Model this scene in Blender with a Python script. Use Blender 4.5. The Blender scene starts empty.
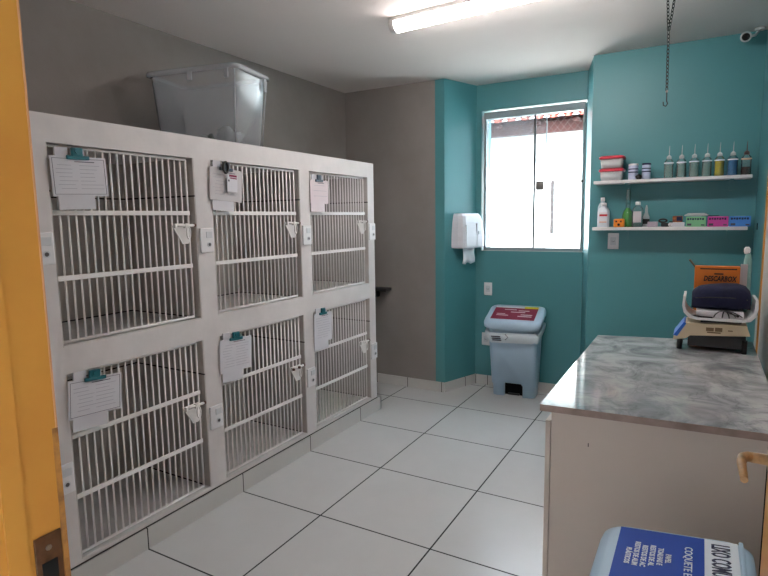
import bpy, bmesh, math, random
from mathutils import Vector, Matrix
random.seed(7)
PI = math.pi
COL = bpy.context.scene.collection

# ------------------------------------------------------------------ colours and materials
def lin(c):
    c /= 255.0
    return c / 12.92 if c <= 0.04045 else ((c + 0.055) / 1.055) ** 2.4
def rgb(r, g, b): return (lin(r), lin(g), lin(b), 1.0)

def mat(name, col, rough=0.55, metal=0.0, spec=0.5, noise=0.0, nscale=6.0, bump=0.0, bscale=60.0, col2=None, coat=0.0):
    m = bpy.data.materials.new(name); m.use_nodes = True
    nt = m.node_tree; b = nt.nodes['Principled BSDF']
    b.inputs['Base Color'].default_value = col
    b.inputs['Roughness'].default_value = rough
    b.inputs['Metallic'].default_value = metal
    b.inputs['Specular IOR Level'].default_value = spec
    b.inputs['Coat Weight'].default_value = coat
    if noise > 0 or col2:
        geo = nt.nodes.new('ShaderNodeNewGeometry')
        n = nt.nodes.new('ShaderNodeTexNoise'); n.inputs['Scale'].default_value = nscale
        n.inputs['Detail'].default_value = 6; n.inputs['Roughness'].default_value = .6
        nt.links.new(geo.outputs['Position'], n.inputs['Vector'])
        cr = nt.nodes.new('ShaderNodeValToRGB')
        c2 = col2 or tuple(max(0, v * (1 - noise)) for v in col[:3]) + (1,)
        cr.color_ramp.elements[0].color = c2; cr.color_ramp.elements[1].color = col
        cr.color_ramp.elements[0].position = .3; cr.color_ramp.elements[1].position = .62
        nt.links.new(n.outputs['Fac'], cr.inputs['Fac'])
        nt.links.new(cr.outputs['Color'], b.inputs['Base Color'])
    if bump > 0:
        geo = nt.nodes.new('ShaderNodeNewGeometry')
        n = nt.nodes.new('ShaderNodeTexNoise'); n.inputs['Scale'].default_value = bscale
        nt.links.new(geo.outputs['Position'], n.inputs['Vector'])
        bp = nt.nodes.new('ShaderNodeBump'); bp.inputs['Strength'].default_value = bump; bp.inputs['Distance'].default_value = .01
        nt.links.new(n.outputs['Fac'], bp.inputs['Height']); nt.links.new(bp.outputs['Normal'], b.inputs['Normal'])
    return m

def grid_mat(name, base, joint, axes, width, rough=.3, noise=.06, nscale=3., spec=.5):
    """tiles: axes is a list of (axis index, offset, size) of the joints, in metres in the room"""
    m = mat(name, base, rough, spec=spec, noise=noise, nscale=nscale)
    nt = m.node_tree; b = nt.nodes['Principled BSDF']
    geo = nt.nodes.new('ShaderNodeNewGeometry'); sp = nt.nodes.new('ShaderNodeSeparateXYZ')
    nt.links.new(geo.outputs['Position'], sp.inputs[0])
    def M(op, a, bb=None):
        n = nt.nodes.new('ShaderNodeMath'); n.operation = op
        for i, v in enumerate((a, bb)):
            if v is None: continue
            if isinstance(v, (int, float)): n.inputs[i].default_value = v
            else: nt.links.new(v, n.inputs[i])
        return n.outputs[0]
    d = None
    for ax, off, size in axes:
        u = M('DIVIDE', M('SUBTRACT', sp.outputs[ax], off), size)
        f = M('FRACT', M('ADD', u, 100.5))
        dd = M('MULTIPLY', M('ABSOLUTE', M('SUBTRACT', f, .5)), size)
        d = dd if d is None else M('MINIMUM', d, dd)
    k = M('LESS_THAN', d, width / 2)
    mix = nt.nodes.new('ShaderNodeMix'); mix.data_type = 'RGBA'
    nt.links.new(k, mix.inputs['Factor'])
    src = b.inputs['Base Color'].links[0].from_socket
    nt.links.new(src, mix.inputs['A']); mix.inputs['B'].default_value = joint
    nt.links.new(mix.outputs['Result'], b.inputs['Base Color'])
    rr = M('ADD', M('MULTIPLY', k, .5), rough); nt.links.new(rr, b.inputs['Roughness'])
    return m

def clear_mat(name, tint, diff=.3, rough=.1, gl=.12, dcol=None):
    """thin see-through plastic or glass: transparent + a little diffuse + gloss"""
    m = bpy.data.materials.new(name); m.use_nodes = True; nt = m.node_tree
    for n in list(nt.nodes):
        if n.type == 'BSDF_PRINCIPLED': nt.nodes.remove(n)
    out = nt.nodes['Material Output']
    t = nt.nodes.new('ShaderNodeBsdfTransparent'); t.inputs['Color'].default_value = tint
    d = nt.nodes.new('ShaderNodeBsdfDiffuse'); d.inputs['Color'].default_value = dcol or tint
    g = nt.nodes.new('ShaderNodeBsdfGlossy'); g.inputs['Roughness'].default_value = rough
    m1 = nt.nodes.new('ShaderNodeMixShader'); m1.inputs[0].default_value = diff
    nt.links.new(t.outputs[0], m1.inputs[1]); nt.links.new(d.outputs[0], m1.inputs[2])
    m2 = nt.nodes.new('ShaderNodeMixShader')
    lw = nt.nodes.new('ShaderNodeLayerWeight'); lw.inputs['Blend'].default_value = gl
    nt.links.new(lw.outputs['Fresnel'], m2.inputs[0])
    nt.links.new(m1.outputs[0], m2.inputs[1]); nt.links.new(g.outputs[0], m2.inputs[2])
    nt.links.new(m2.outputs[0], out.inputs['Surface'])
    return m

def emit_mat(name, col, s):
    m = bpy.data.materials.new(name); m.use_nodes = True; nt = m.node_tree
    b = nt.nodes['Principled BSDF']; b.inputs['Base Color'].default_value = (.8, .8, .8, 1)
    b.inputs['Emission Color'].default_value = col; b.inputs['Emission Strength'].default_value = s
    return m

T = .624
TEAL = rgb(78, 142, 148)
M_teal = mat('teal wall paint', TEAL, .42, spec=.5, noise=.06, nscale=1.5, bump=.05, bscale=90)
M_grey = mat('bare grey plaster', rgb(150, 143, 139), .8, noise=.18, nscale=1.8, bump=.1, bscale=70)
M_ceil = mat('ceiling paint', rgb(222, 214, 210), .8, noise=.04, nscale=1.2)
M_floor = grid_mat('floor tile', rgb(205, 205, 205), rgb(24, 24, 28), [(0, .538, T), (1, 0, T)], .008, rough=.22, noise=.05, nscale=2.5)
M_skirt = grid_mat('skirting tile', rgb(205, 203, 200), rgb(40, 38, 38), [(1, 0, T)], .006, rough=.3)
M_base = mat('baseboard tile', rgb(205, 203, 200), .3, noise=.05)
M_joint = mat('dark joint', rgb(45, 42, 42), .8)
M_cage = mat('white painted masonry', rgb(220, 214, 213), .55, noise=.12, nscale=5, bump=.04, bscale=40)
M_liner = grid_mat('cage tile lining', rgb(185, 178, 172), rgb(38, 34, 32), [(2, .128 - .62 * 1 + .0, .001 + 10)], .001, rough=.35, noise=.12, nscale=6)
M_bar = mat('white enamel bars', rgb(240, 237, 235), .7, spec=.2)
M_rust = mat('rusty steel', rgb(96, 62, 52), .7, metal=.3)
M_dark = mat('black plastic', rgb(22, 22, 24), .45)
M_void = mat('dark hole', rgb(8, 8, 8), .9)
M_paper = mat('white paper', rgb(214, 212, 218), .8, noise=.03)
M_paper2 = mat('grey printed paper', rgb(198, 194, 196), .8)
M_pink = mat('pinkish paper', rgb(222, 208, 212), .8)
M_ink = mat('printed ink', rgb(84, 82, 96), .8)
M_inkl = mat('pale printed ink', rgb(172, 168, 180), .8)
M_tealclip = mat('teal clip plastic', rgb(28, 104, 116), .4)
M_plate = mat('white socket plastic', rgb(228, 226, 228), .3)
M_plateg = mat('grey socket plastic', rgb(208, 210, 214), .35)
M_metal = mat('brushed metal', rgb(150, 148, 146), .35, metal=.9)
M_alu = mat('window aluminium', rgb(140, 154, 158), .6, metal=.2)
M_yellow = mat('yellow door paint', rgb(204, 148, 66), .4, noise=.14, nscale=3, col2=rgb(190, 128, 58))
M_edge = mat('worn door edge', rgb(200, 150, 110), .6)
M_dirt = mat('worn brown patch', rgb(176, 124, 62), .6, noise=.5, nscale=30, col2=rgb(92, 62, 44))
M_brass = mat('worn painted brass', rgb(190, 154, 110), .5, metal=.1, noise=.5, nscale=60)
M_brown = mat('worn brown steel', rgb(104, 72, 48), .5, metal=.4, noise=.4, nscale=60)
M_wdoor = mat('white door laminate', rgb(214, 206, 202), .5)
M_cab = mat('beige laminate', rgb(214, 200, 188), .5, noise=.04, nscale=2)
M_edgeb = mat('granite edge', rgb(172, 148, 136), .4, noise=.3, nscale=18)
M_bin = mat('pale blue bin plastic', rgb(176, 202, 222), .38, noise=.03)
M_bag = mat('white bin liner', rgb(205, 215, 222), .45, bump=.3, bscale=25)
M_maroon = mat('maroon label', rgb(140, 22, 62), .4)
M_yel = mat('yellow label stripe', rgb(226, 214, 30), .4)
M_blue = mat('blue label', rgb(6, 66, 168), .5, spec=.25)
M_navyink = mat('navy lettering', rgb(24, 28, 72), .5)
M_white = mat('white lettering', rgb(225, 232, 240), .5)
M_shelf = mat('white shelf laminate', rgb(222, 220, 220), .4)
M_cardb = mat('orange cardboard', rgb(206, 112, 34), .75, noise=.12, nscale=9)
M_black = mat('black print', rgb(24, 16, 12), .7)
M_beige = mat('beige scale plastic', rgb(214, 196, 164), .45)
M_tray = mat('white scale pan', rgb(225, 226, 226), .3)
M_navy = mat('navy cloth', rgb(18, 24, 58), .85, noise=.4, nscale=20, bump=.3, bscale=50)
M_bluepan = mat('blue scale keypad', rgb(36, 104, 206), .35)
M_red = mat('red plastic lid', rgb(206, 50, 70), .35)
M_tub = clear_mat('clear tub plastic', (.95, .965, .98, 1), diff=.25, rough=.18, gl=.14, dcol=(.80, .84, .87, 1))
M_tubrim = clear_mat('tub rim plastic', (.9, .92, .95, 1), diff=.4, rough=.2, gl=.25, dcol=(.85, .87, .9, 1))
M_towel = mat('white towel', rgb(206, 210, 210), .95, bump=.6, bscale=45)
M_greenb = mat('green cloth', rgb(40, 92, 74), .9)
M_clear = clear_mat('clear bottle plastic', (.96, .98, .97, 1), diff=.08, rough=.08, gl=.22, dcol=(.8, .86, .84, 1))
M_cwhite = clear_mat('frosted plastic', (.9, .94, .95, 1), diff=.55, rough=.2, gl=.25, dcol=(.8, .85, .87, 1))
M_liqc = clear_mat('clear liquid', (.85, .93, .9, 1), diff=.2, rough=.05, gl=.2, dcol=(.6, .72, .68, 1))
M_liqy = clear_mat('yellow liquid', (.8, .7, .08, 1), diff=.55, rough=.05, gl=.2, dcol=(.62, .52, .03, 1))
M_liqb = clear_mat('blue liquid', (.05, .4, .8, 1), diff=.6, rough=.05, gl=.2, dcol=(.02, .27, .62, 1))
M_liqd = clear_mat('dark liquid', (.1, .03, .03, 1), diff=.7, rough=.05, gl=.2, dcol=(.04, .012, .012, 1))
M_liqg = clear_mat('green liquid', (.2, .7, .15, 1), diff=.6, rough=.05, gl=.2, dcol=(.1, .5, .08, 1))
M_glovg = mat('green glove box card', rgb(122, 186, 138), .6)
M_glovp = mat('magenta glove box card', rgb(206, 70, 158), .6)
M_glovb = mat('blue glove box card', rgb(72, 140, 222), .6)
M_orange = mat('orange plastic', rgb(232, 134, 30), .45)
M_glass = clear_mat('window glass', (.9, .92, .93, 1), diff=.10, rough=.03, gl=.1, dcol=(.6, .62, .65, 1))
M_net = mat('white net cord', rgb(110, 110, 110), .8)
M_neigh = mat('white lime wall', rgb(235, 232, 226), .9, noise=.03)
M_beam = mat('dark roof timber', rgb(70, 36, 30), .85, noise=.5, nscale=14)
M_rtile = mat('clay roof tile', rgb(140, 62, 48), .8, noise=.3, nscale=8)
M_plank = mat('weathered wooden batten', rgb(20, 12, 12), .85, noise=.3, nscale=12)
M_lamp = emit_mat('fluorescent diffuser', (1, .93, .90, 1), 31.0)
M_lampg = mat('lamp end cap', rgb(215, 213, 212), .5)
M_tissue = mat('paper towel', rgb(236, 238, 244), .9, bump=.3, bscale=40)

# granite
def granite():
    m = mat('grey veined marble', rgb(190, 192, 192), .07, spec=.75)
    nt = m.node_tree; b = nt.nodes['Principled BSDF']
    geo = nt.nodes.new('ShaderNodeNewGeometry')
    mp = nt.nodes.new('ShaderNodeMapping'); mp.inputs['Rotation'].default_value = (0, 0, .5); mp.inputs['Scale'].default_value = (1.3, 1.3, 1)
    nt.links.new(geo.outputs['Position'], mp.inputs['Vector'])
    n1 = nt.nodes.new('ShaderNodeTexNoise'); n1.inputs['Scale'].default_value = 4.2; n1.inputs['Detail'].default_value = 9
    n1.inputs['Roughness'].default_value = .62; n1.inputs['Distortion'].default_value = 1.2
    nt.links.new(mp.outputs[0], n1.inputs['Vector'])
    cr = nt.nodes.new('ShaderNodeValToRGB'); e = cr.color_ramp.elements
    e[0].position = .33; e[0].color = rgb(118, 120, 126); e[1].position = .60; e[1].color = rgb(184, 186, 186)
    nt.links.new(n1.outputs['Fac'], cr.inputs['Fac'])
    n2 = nt.nodes.new('ShaderNodeTexNoise'); n2.inputs['Scale'].default_value = 2.1; n2.inputs['Detail'].default_value = 5; n2.inputs['Distortion'].default_value = 2.5
    nt.links.new(mp.outputs[0], n2.inputs['Vector'])
    c2 = nt.nodes.new('ShaderNodeValToRGB'); q = c2.color_ramp.elements
    q[0].position = .485; q[0].color = (1, 1, 1, 1); q[1].position = .515; q[1].color = (1, 1, 1, 1)
    k = c2.color_ramp.elements.new(.5); k.color = (.42, .42, .46, 1)
    nt.links.new(n2.outputs['Fac'], c2.inputs['Fac'])
    mx = nt.nodes.new('ShaderNodeMix'); mx.data_type = 'RGBA'; mx.blend_type = 'MULTIPLY'; mx.inputs['Factor'].default_value = .45
    nt.links.new(cr.outputs[0], mx.inputs['A']); nt.links.new(c2.outputs[0], mx.inputs['B'])
    nt.links.new(mx.outputs['Result'], b.inputs['Base Color'])
    return m
M_gran = granite()

# tile lining with its few real joints: one at 62 cm above each cage floor, one along each floor edge
M_liner_u = grid_mat('upper cage tile lining', rgb(194, 187, 182), rgb(40, 36, 34), [(2, 1.646, 5.0)], .007, rough=.35, noise=.1, nscale=5)
M_liner_l = grid_mat('lower cage tile lining', rgb(194, 187, 182), rgb(40, 36, 34), [(2, .738, 5.0)], .007, rough=.35, noise=.1, nscale=5)
M_liner_f = mat('cage floor tile', rgb(210, 206, 204), .4, noise=.12, nscale=9)

# ------------------------------------------------------------------ mesh helpers
class MB:
    def __init__(s): s.bm = bmesh.new()
    def box(s, x0, x1, y0, y1, z0, z1, rot=0, bevel=0, mi=0, piv=None):
        r = bmesh.ops.create_cube(s.bm, size=1)
        vs = r['verts']
        for v in vs:
            v.co = Vector(((x0 + x1) / 2 + v.co.x * (x1 - x0), (y0 + y1) / 2 + v.co.y * (y1 - y0), (z0 + z1) / 2 + v.co.z * (z1 - z0)))
        if bevel > 0:
            es = set(e for v in vs for e in v.link_edges)
            rb = bmesh.ops.bevel(s.bm, geom=list(es), offset=bevel, segments=2, affect='EDGES', profile=.5)
            vs = rb['verts']
        fs = set(f for v in vs for f in v.link_faces)
        for f in fs: f.material_index = mi
        if rot:
            c = Vector(piv) if piv else Vector(((x0 + x1) / 2, (y0 + y1) / 2, 0))
            bmesh.ops.rotate(s.bm, verts=list(vs), cent=c, matrix=Matrix.Rotation(rot, 3, 'Z'))
        return s
    def lathe(s, prof, c=(0, 0, 0), n=20, axis='Z', mi=0, cap=True):
        rings = []
        for r, h in prof:
            ring = []
            for i in range(n):
                a = 2 * PI * i / n
                p = (r * math.cos(a), r * math.sin(a), h)
                if axis == 'X': p = (p[2], p[0], p[1])
                if axis == 'Y': p = (p[0], p[2], p[1])
                ring.append(s.bm.verts.new(Vector(c) + Vector(p)))
            rings.append(ring)
        for a, b in zip(rings, rings[1:]):
            for i in range(n):
                f = s.bm.faces.new((a[i], a[(i + 1) % n], b[(i + 1) % n], b[i])); f.material_index = mi; f.smooth = True
        if cap:
            for ring in (rings[0], rings[-1]):
                f = s.bm.faces.new(ring); f.material_index = mi
        return s
    def rod(s, a, b, r, n=8, mi=0):
        a, b = Vector(a), Vector(b); d = (b - a).normalized()
        u = d.orthogonal().normalized(); w = d.cross(u)
        ra = [s.bm.verts.new(a + (u * math.cos(2 * PI * i / n) + w * math.sin(2 * PI * i / n)) * r) for i in range(n)]
        rb = [s.bm.verts.new(b + (u * math.cos(2 * PI * i / n) + w * math.sin(2 * PI * i / n)) * r) for i in range(n)]
        for i in range(n):
            f = s.bm.faces.new((ra[i], ra[(i + 1) % n], rb[(i + 1) % n], rb[i])); f.smooth = True; f.material_index = mi
        for q in (ra, rb):
            f = s.bm.faces.new(q); f.material_index = mi
        return s
    def tube(s, pts, r, n=8, closed=False, mi=0):
        P = [Vector(p) for p in pts]; N = len(P); rings = []
        up = None
        for i in range(N):
            if closed: d = (P[(i + 1) % N] - P[i - 1]).normalized()
            else: d = (P[min(i + 1, N - 1)] - P[max(i - 1, 0)]).normalized()
            if up is None: up = d.orthogonal().normalized()
            up = (up - d * up.dot(d)).normalized(); w = d.cross(up)
            rr = r[i] if isinstance(r, (list, tuple)) else r
            rings.append([s.bm.verts.new(P[i] + (up * math.cos(2 * PI * k / n) + w * math.sin(2 * PI * k / n)) * rr) for k in range(n)])
        rng = range(N) if closed else range(N - 1)
        for i in rng:
            a, b = rings[i], rings[(i + 1) % N]
            for k in range(n):
                f = s.bm.faces.new((a[k], a[(k + 1) % n], b[(k + 1) % n], b[k])); f.smooth = True; f.material_index = mi
        if not closed:
            for q in (rings[0], rings[-1]):
                f = s.bm.faces.new(q); f.material_index = mi
        return s
    def loft(s, rings, mi=0, cap=(True, True), smooth=True):
        R = [[s.bm.verts.new(Vector(p)) for p in ring] for ring in rings]; n = len(R[0])
        for a, b in zip(R, R[1:]):
            for i in range(n):
                f = s.bm.faces.new((a[i], a[(i + 1) % n], b[(i + 1) % n], b[i])); f.smooth = smooth; f.material_index = mi
        if cap[0]: s.bm.faces.new(list(reversed(R[0]))).material_index = mi
        if cap[1]: s.bm.faces.new(R[-1]).material_index = mi
        return s
    def prism(s, poly, z0, z1, mi=0):
        a = [s.bm.verts.new((x, y, z0)) for x, y in poly]; b = [s.bm.verts.new((x, y, z1)) for x, y in poly]
        n = len(a)
        for i in range(n): s.bm.faces.new((a[i], a[(i + 1) % n], b[(i + 1) % n], b[i])).material_index = mi
        s.bm.faces.new(list(reversed(a))).material_index = mi; s.bm.faces.new(b).material_index = mi
        return s
    def prism_x(s, poly, x0, x1, mi=0):     # polygon in (y, z), swept along x
        a = [s.bm.verts.new((x0, y, z)) for y, z in poly]; b = [s.bm.verts.new((x1, y, z)) for y, z in poly]
        n = len(a)
        for i in range(n): s.bm.faces.new((a[i], a[(i + 1) % n], b[(i + 1) % n], b[i])).material_index = mi
        s.bm.faces.new(list(reversed(a))).material_index = mi; s.bm.faces.new(b).material_index = mi
        return s
    def prism_y(s, poly, y0, y1, mi=0):     # polygon in (x, z), swept along y
        a = [s.bm.verts.new((x, y0, z)) for x, z in poly]; b = [s.bm.verts.new((x, y1, z)) for x, z in poly]
        n = len(a)
        for i in range(n): s.bm.faces.new((a[i], a[(i + 1) % n], b[(i + 1) % n], b[i])).material_index = mi
        s.bm.faces.new(list(reversed(a))).material_index = mi; s.bm.faces.new(b).material_index = mi
        return s
    def build(s, name, m, parent=None, mods=None, flat=False):
        bmesh.ops.recalc_face_normals(s.bm, faces=s.bm.faces[:])
        me = bpy.data.meshes.new(name); s.bm.to_mesh(me); s.bm.free()
        for k in (m if isinstance(m, (list, tuple)) else [m]): me.materials.append(k)
        o = bpy.data.objects.new(name, me); COL.objects.link(o)
        if parent:
            o.parent = parent
        return o

def tag(o, label=None, cat=None, group=None, kind=None):
    if label: o['label'] = label
    if cat: o['category'] = cat
    if group: o['group'] = group
    if kind: o['kind'] = kind
    return o
def struct(o, label=None): o['kind'] = 'structure'; return o if not label else tag(o, label)
def empty(name, loc=(0, 0, 0), rz=0, label=None, cat=None, group=None, kind=None):
    o = bpy.data.objects.new(name, None); COL.objects.link(o); o.empty_display_size = .05
    o.location = loc; o.rotation_euler = (0, 0, rz)
    return tag(o, label, cat, group, kind)
def copy_tree(o, parent=None):
    c = o.copy(); COL.objects.link(c); c.parent = parent
    for ch in list(o.children): copy_tree(ch, c)
    return c
def relabel(o, label): o['label'] = label; return o

def text_obj(name, s, size, m, parent, right, up, origin, extrude=.0006, align='LEFT', sx=1.0, bold=.0):
    """lettering as a thin mesh; right/up are the writing directions in the parent's space"""
    cu = bpy.data.curves.new(name, 'FONT'); cu.body = s; cu.size = size; cu.extrude = extrude
    cu.align_x = align; cu.offset = bold; cu.resolution_u = 2
    tmp = bpy.data.objects.new(name, cu); COL.objects.link(tmp)
    bpy.context.view_layer.update()
    me = bpy.data.meshes.new_from_object(tmp.evaluated_get(bpy.context.evaluated_depsgraph_get()))
    bpy.data.objects.remove(tmp)
    R = Vector(right).normalized(); U = Vector(up).normalized(); N = R.cross(U)
    for v in me.vertices:
        p = v.co.copy(); v.co = Vector(origin) + R * p.x * sx + U * p.y + N * p.z
    me.materials.clear(); me.materials.append(m); me.name = name
    o = bpy.data.objects.new(name, me); COL.objects.link(o)
    if parent: o.parent = parent
    return o

def rrect(w, d, r, z=0, n=5, cx=0, cy=0):
    """rounded rectangle ring, counter-clockwise, centred"""
    out = []
    for qx, qy, a0 in ((1, 1, 0), (-1, 1, PI / 2), (-1, -1, PI), (1, -1, 3 * PI / 2)):
        for i in range(n + 1):
            a = a0 + PI / 2 * i / n
            out.append((cx + qx * (w / 2 - r) + r * math.cos(a), cy + qy * (d / 2 - r) + r * math.sin(a), z))
    return out

# ------------------------------------------------------------------ room shell
XL, XR = -.69, 2.482
YG, YS, YW, YF = 1.56, 1.545, 1.946, -2.40
H = 2.657
struct(MB().box(XL - .25, XR + 1.0, -4.72, YW + .25, -.12, 0).build('floor', M_floor))
struct(MB().box(XL - .15, XR + .15, YF - .16, YW + .25, H, H + .12).build('ceiling', M_ceil))
struct(MB().box(XL - .15, XL, YF - .16, YW + .25, 0, H).build('wall_left', M_grey))
struct(MB().box(XR, XR + .15, YF - .16, YW + .25, 0, H).build('wall_right', M_teal))
struct(MB().box(XL, .205, YG, YW + .25, 0, H).build('wall_back_grey', M_grey))
struct(MB().prism([(.205, YG), (.290, YG), (.427, YW), (.427, YW + .25), (.205, YW + .25)], 0, H).build('wall_back_pillar', M_teal))
WX0, WX1, WZ0, WZ1 = .475, 1.350, 1.225, 2.438
w = MB()
w.box(.427, WX0, YW, YW + .25, 0, H).box(WX1, 1.45, YW, YW + .25, 0, H)
w.box(WX0, WX1, YW, YW + .25, 0, WZ0).box(WX0, WX1, YW, YW + .25, WZ1, H)
struct(w.build('wall_back_niche', M_teal))
struct(MB().prism([(1.352, YW), (1.457, YS), (XR, YS), (XR, YW + .25), (1.45, YW + .25), (1.45, YW)], 0, H).build('wall_back_right', M_teal))
# front wall, pierced by the doorway the photograph is taken through
DX0, DX1, DZ = 1.446, 2.342, 2.12
w = MB(); w.box(XL, DX0 - .045, YF - .14, YF, 0, H).box(DX1 + .04, XR, YF - .14, YF, 0, H).box(DX0 - .045, DX1 + .04, YF - .14, YF, DZ + .05, H)
struct(w.build('wall_front', M_ceil))

# unseen corridor shell, added so less sky light reaches the doorway
struct(MB().box(XL - .15, XR + .9, -4.6, YF - .16, 2.62, 2.74).build('ceiling_corridor_added', M_ceil))
struct(MB().box(XL - .15, XR + .9, -4.72, -4.6, 0, 2.74).build('wall_corridor_added', M_ceil))
struct(MB().box(XR + .9, XR + 1.0, -4.72, YF - .16, 0, 2.74).build('wall_corridor_right_added', M_ceil))
struct(MB().box(XL - .25, XL - .15, -4.72, -3.3, 0, 2.74).build('wall_corridor_left_added', M_ceil))
# baseboards
def wall_base(name, a, b, h=.086, t=.012, joints=(), m=M_base):
    a, b = Vector((a[0], a[1], 0)), Vector((b[0], b[1], 0)); d = (b - a); L = d.length; d.normalize()
    n = Vector((d.y, -d.x, 0))
    me = MB()
    p = [a, b, b + n * t, a + n * t]
    me.prism([(v.x, v.y) for v in p], 0, h)
    o = struct(me.build(name, m))
    jb = MB()
    for s in joints:
        c = a + d * s
        q = [c - d * .0025, c + d * .0025, c + d * .0025 + n * (t + .001), c - d * .0025 + n * (t + .001)]
        jb.prism([(v.x, v.y) for v in q], 0, h + .0005)
    if joints: jb.build('tile_joint', M_joint, o)
    else: jb.bm.free()
    return o
wall_base('baseboard_grey', (XL, YG), (.290, YG), joints=[.30, .62, .955])
wall_base('baseboard_pillar', (.290, YG), (.427, YW), joints=[.26])
wall_base('baseboard_niche', (.427, YW), (1.352, YW), joints=[.012, .125, .735])
wall_base('baseboard_back_right', (1.352, YW), (1.457, YS))
wall_base('baseboard_shelf_wall', (1.457, YS), (XR, YS))
wall_base('baseboard_right', (XR, YS - .012), (XR, .745))

# window
win = empty('window_1', (0, 0, 0), kind='structure', label='open aluminium sliding window in the teal niche')
f = MB(); yf0, yf1 = YW + .014, YW + .085
f.box(WX0 + .016, WX1 - .012, yf0, yf1, 2.366, 2.424, bevel=.003)
f.box(WX0 + .016, WX1 - .012, yf0, yf1, WZ0 + .002, WZ0 + .030, bevel=.003)
f.box(WX0 + .016, WX0 + .036, yf0, yf1, WZ0 + .03, 2.366).box(WX1 - .030, WX1 - .012, yf0, yf1, WZ0 + .03, 2.366)
f.build('window_frame', M_alu, win)
MB().box(WX0, WX1, YW + .012, YW + .24, WZ0 - .02, WZ0 + .004).build('window_sill', M_base, win)
MB().box(WX0 + .038, 1.019, YW + .062, YW + .068, WZ0 + .03, 2.366).build('glass_pane', M_glass, win)
MB().box(WX0 + .038, .937, YW + .034, YW + .040, WZ0 + .03, 2.366).build('glass_pane', M_glass, win)
MB().box(.926, .940, YW + .026, YW + .046, WZ0 + .03, 2.366).build('pane_edge', mat('dark pane edge', rgb(46, 54, 56), .7), win)
MB().box(1.016, 1.024, YW + .06, YW + .07, WZ0 + .03, 2.366).build('pane_edge', M_alu, win)
MB().box(.946, 1.012, YW + .026, YW + .05, 1.742, 1.816, bevel=.004).build('window_latch', mat('grey latch metal', rgb(120, 116, 112), .5, metal=.4), win)
MB().lathe([(.011, 0), (.011, .016)], (WX1 - .026, YW - .002, 1.80), 10, 'Y').build('window_stop', M_joint, win)

# safety net outside
n = MB(); yn = YW + .262; cell = .056; k = -40
def clipseg(p, q):
    x0, z0 = p; x1, z1 = q; t0, t1 = 0., 1.; dx, dz = x1 - x0, z1 - z0
    for P, Q in ((-dx, x0 - WX0), (dx, WX1 - x0), (-dz, z0 - WZ0), (dz, WZ1 - z0)):
        r = Q / P
        if P < 0: t0 = max(t0, r)
        else: t1 = min(t1, r)
    return None if t0 >= t1 else ((x0 + t0 * dx, z0 + t0 * dz), (x0 + t1 * dx, z0 + t1 * dz))
for k in range(-30, 40):
    for s in (1, -1):
        xb = WX0 + k * cell
        seg = clipseg((xb, WZ0 - .01), (xb + s * 1.3 * .82, WZ0 + 1.3))
        if seg:
            (a, b), (c, d) = seg; n.rod((a, yn + .001 * s, b), (c, yn + .001 * s, d), .0007, 4)
tag(n.build('safety_net', M_net), 'thin diamond mesh safety net stretched outside the window', 'net')

# outside: neighbour's white wall, roof edge, batten
tag(MB().box(-2.6, 3.6, 3.6, 3.8, -.1, 2.50).build('boundary_wall', M_neigh), 'sunlit white boundary wall seen through the window', 'wall')
roof = empty('tiled_roof', (0, 3.5, 2.4), label='clay tiled roof edge on dark timber above the white wall', cat='roof')
b = MB(); b.box(-2.6, 3.6, -.02, .06, .03, .15).box(-2.6, 3.6, .22, .27, .06, .235)
for i in range(14): b.box(-2.4 + i * .42, -2.34 + i * .42, -.10, .6, .115, .147)
b.build('timber', M_beam, roof)
t = MB()
for i in range(40):
    x = -2.5 + i * .152
    for j in range(3):
        y0 = -.16 + j * .3; z0 = .160 + j * .11
        seg = []
        R = []
        for (yy, zz, rr) in ((y0, z0, .078), (y0 + .38, z0 + .13, .066)):
            outer = [(x + rr * math.cos(a), yy, zz + rr * math.sin(a) * .75) for a in [PI * q / 8 for q in range(9)]]
            inner = [(x + (rr - .012) * math.cos(a), yy, zz + (rr - .012) * math.sin(a) * .75) for a in [PI * q / 8 for q in range(8, -1, -1)]]
            R.append(outer + inner)
        t.loft(R, smooth=False)
        x2 = x + .076
        R = []
        for (yy, zz, rr) in ((y0 + .01, z0 + .05, .07), (y0 + .39, z0 + .18, .062)):
            outer = [(x2 + rr * math.cos(a), yy, zz - rr * math.sin(a) * .7) for a in [PI * q / 8 for q in range(9)]]
            inner = [(x2 + (rr - .012) * math.cos(a), yy, zz - (rr - .012) * math.sin(a) * .7) for a in [PI * q / 8 for q in range(8, -1, -1)]]
            R.append(outer + inner)
        t.loft(R, smooth=False)
t.build('roof_tiles', M_rtile, roof)
tag(MB().box(.700, .732, 3.572, 3.6, 1.33, 1.92).build('wooden_batten', M_plank), 'short dark upright batten fixed on the white wall outside', 'batten')
struct(MB().box(-3, 4, YW + .25, 3.6, -.14, -.02).build('floor_outside', mat('concrete yard', rgb(180, 176, 170), .9)))

# doorway frame, strike plate and open leaf
d1 = empty('door_1', (0, 0, 0), kind='structure', label='yellow doorway with its leaf open against the right wall')
f = MB()
f.box(DX0 - .045, DX0, YF - .15, YF, 0, DZ + .05).box(DX1, DX1 + .04, YF - .15, YF, 0, DZ + .05).box(DX0, DX1, YF - .15, YF, DZ, DZ + .05)
f.box(DX0, DX0 + .004, YF - .075, YF - .05, 0, DZ)
f.box(DX0 - .11, DX0 - .045, YF - .155, YF - .14, 0, DZ + .1)
f.build('door_frame', M_yellow, d1)
MB().box(DX0 - .006, DX0 + .001, YF - .0015, YF + .001, 1.25, DZ).build('frame_edge', M_edge, d1)
MB().box(DX0 - .006, DX0 + .001, YF - .0065, YF + .001, 0, 1.25).build('frame_edge', M_dirt, d1)
s = MB(); s.box(DX0, DX0 + .003, YF - .043, YF - .008, .94, 1.112, bevel=.001)
sp_ = s.build('strike_plate', M_brown, d1)
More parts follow.
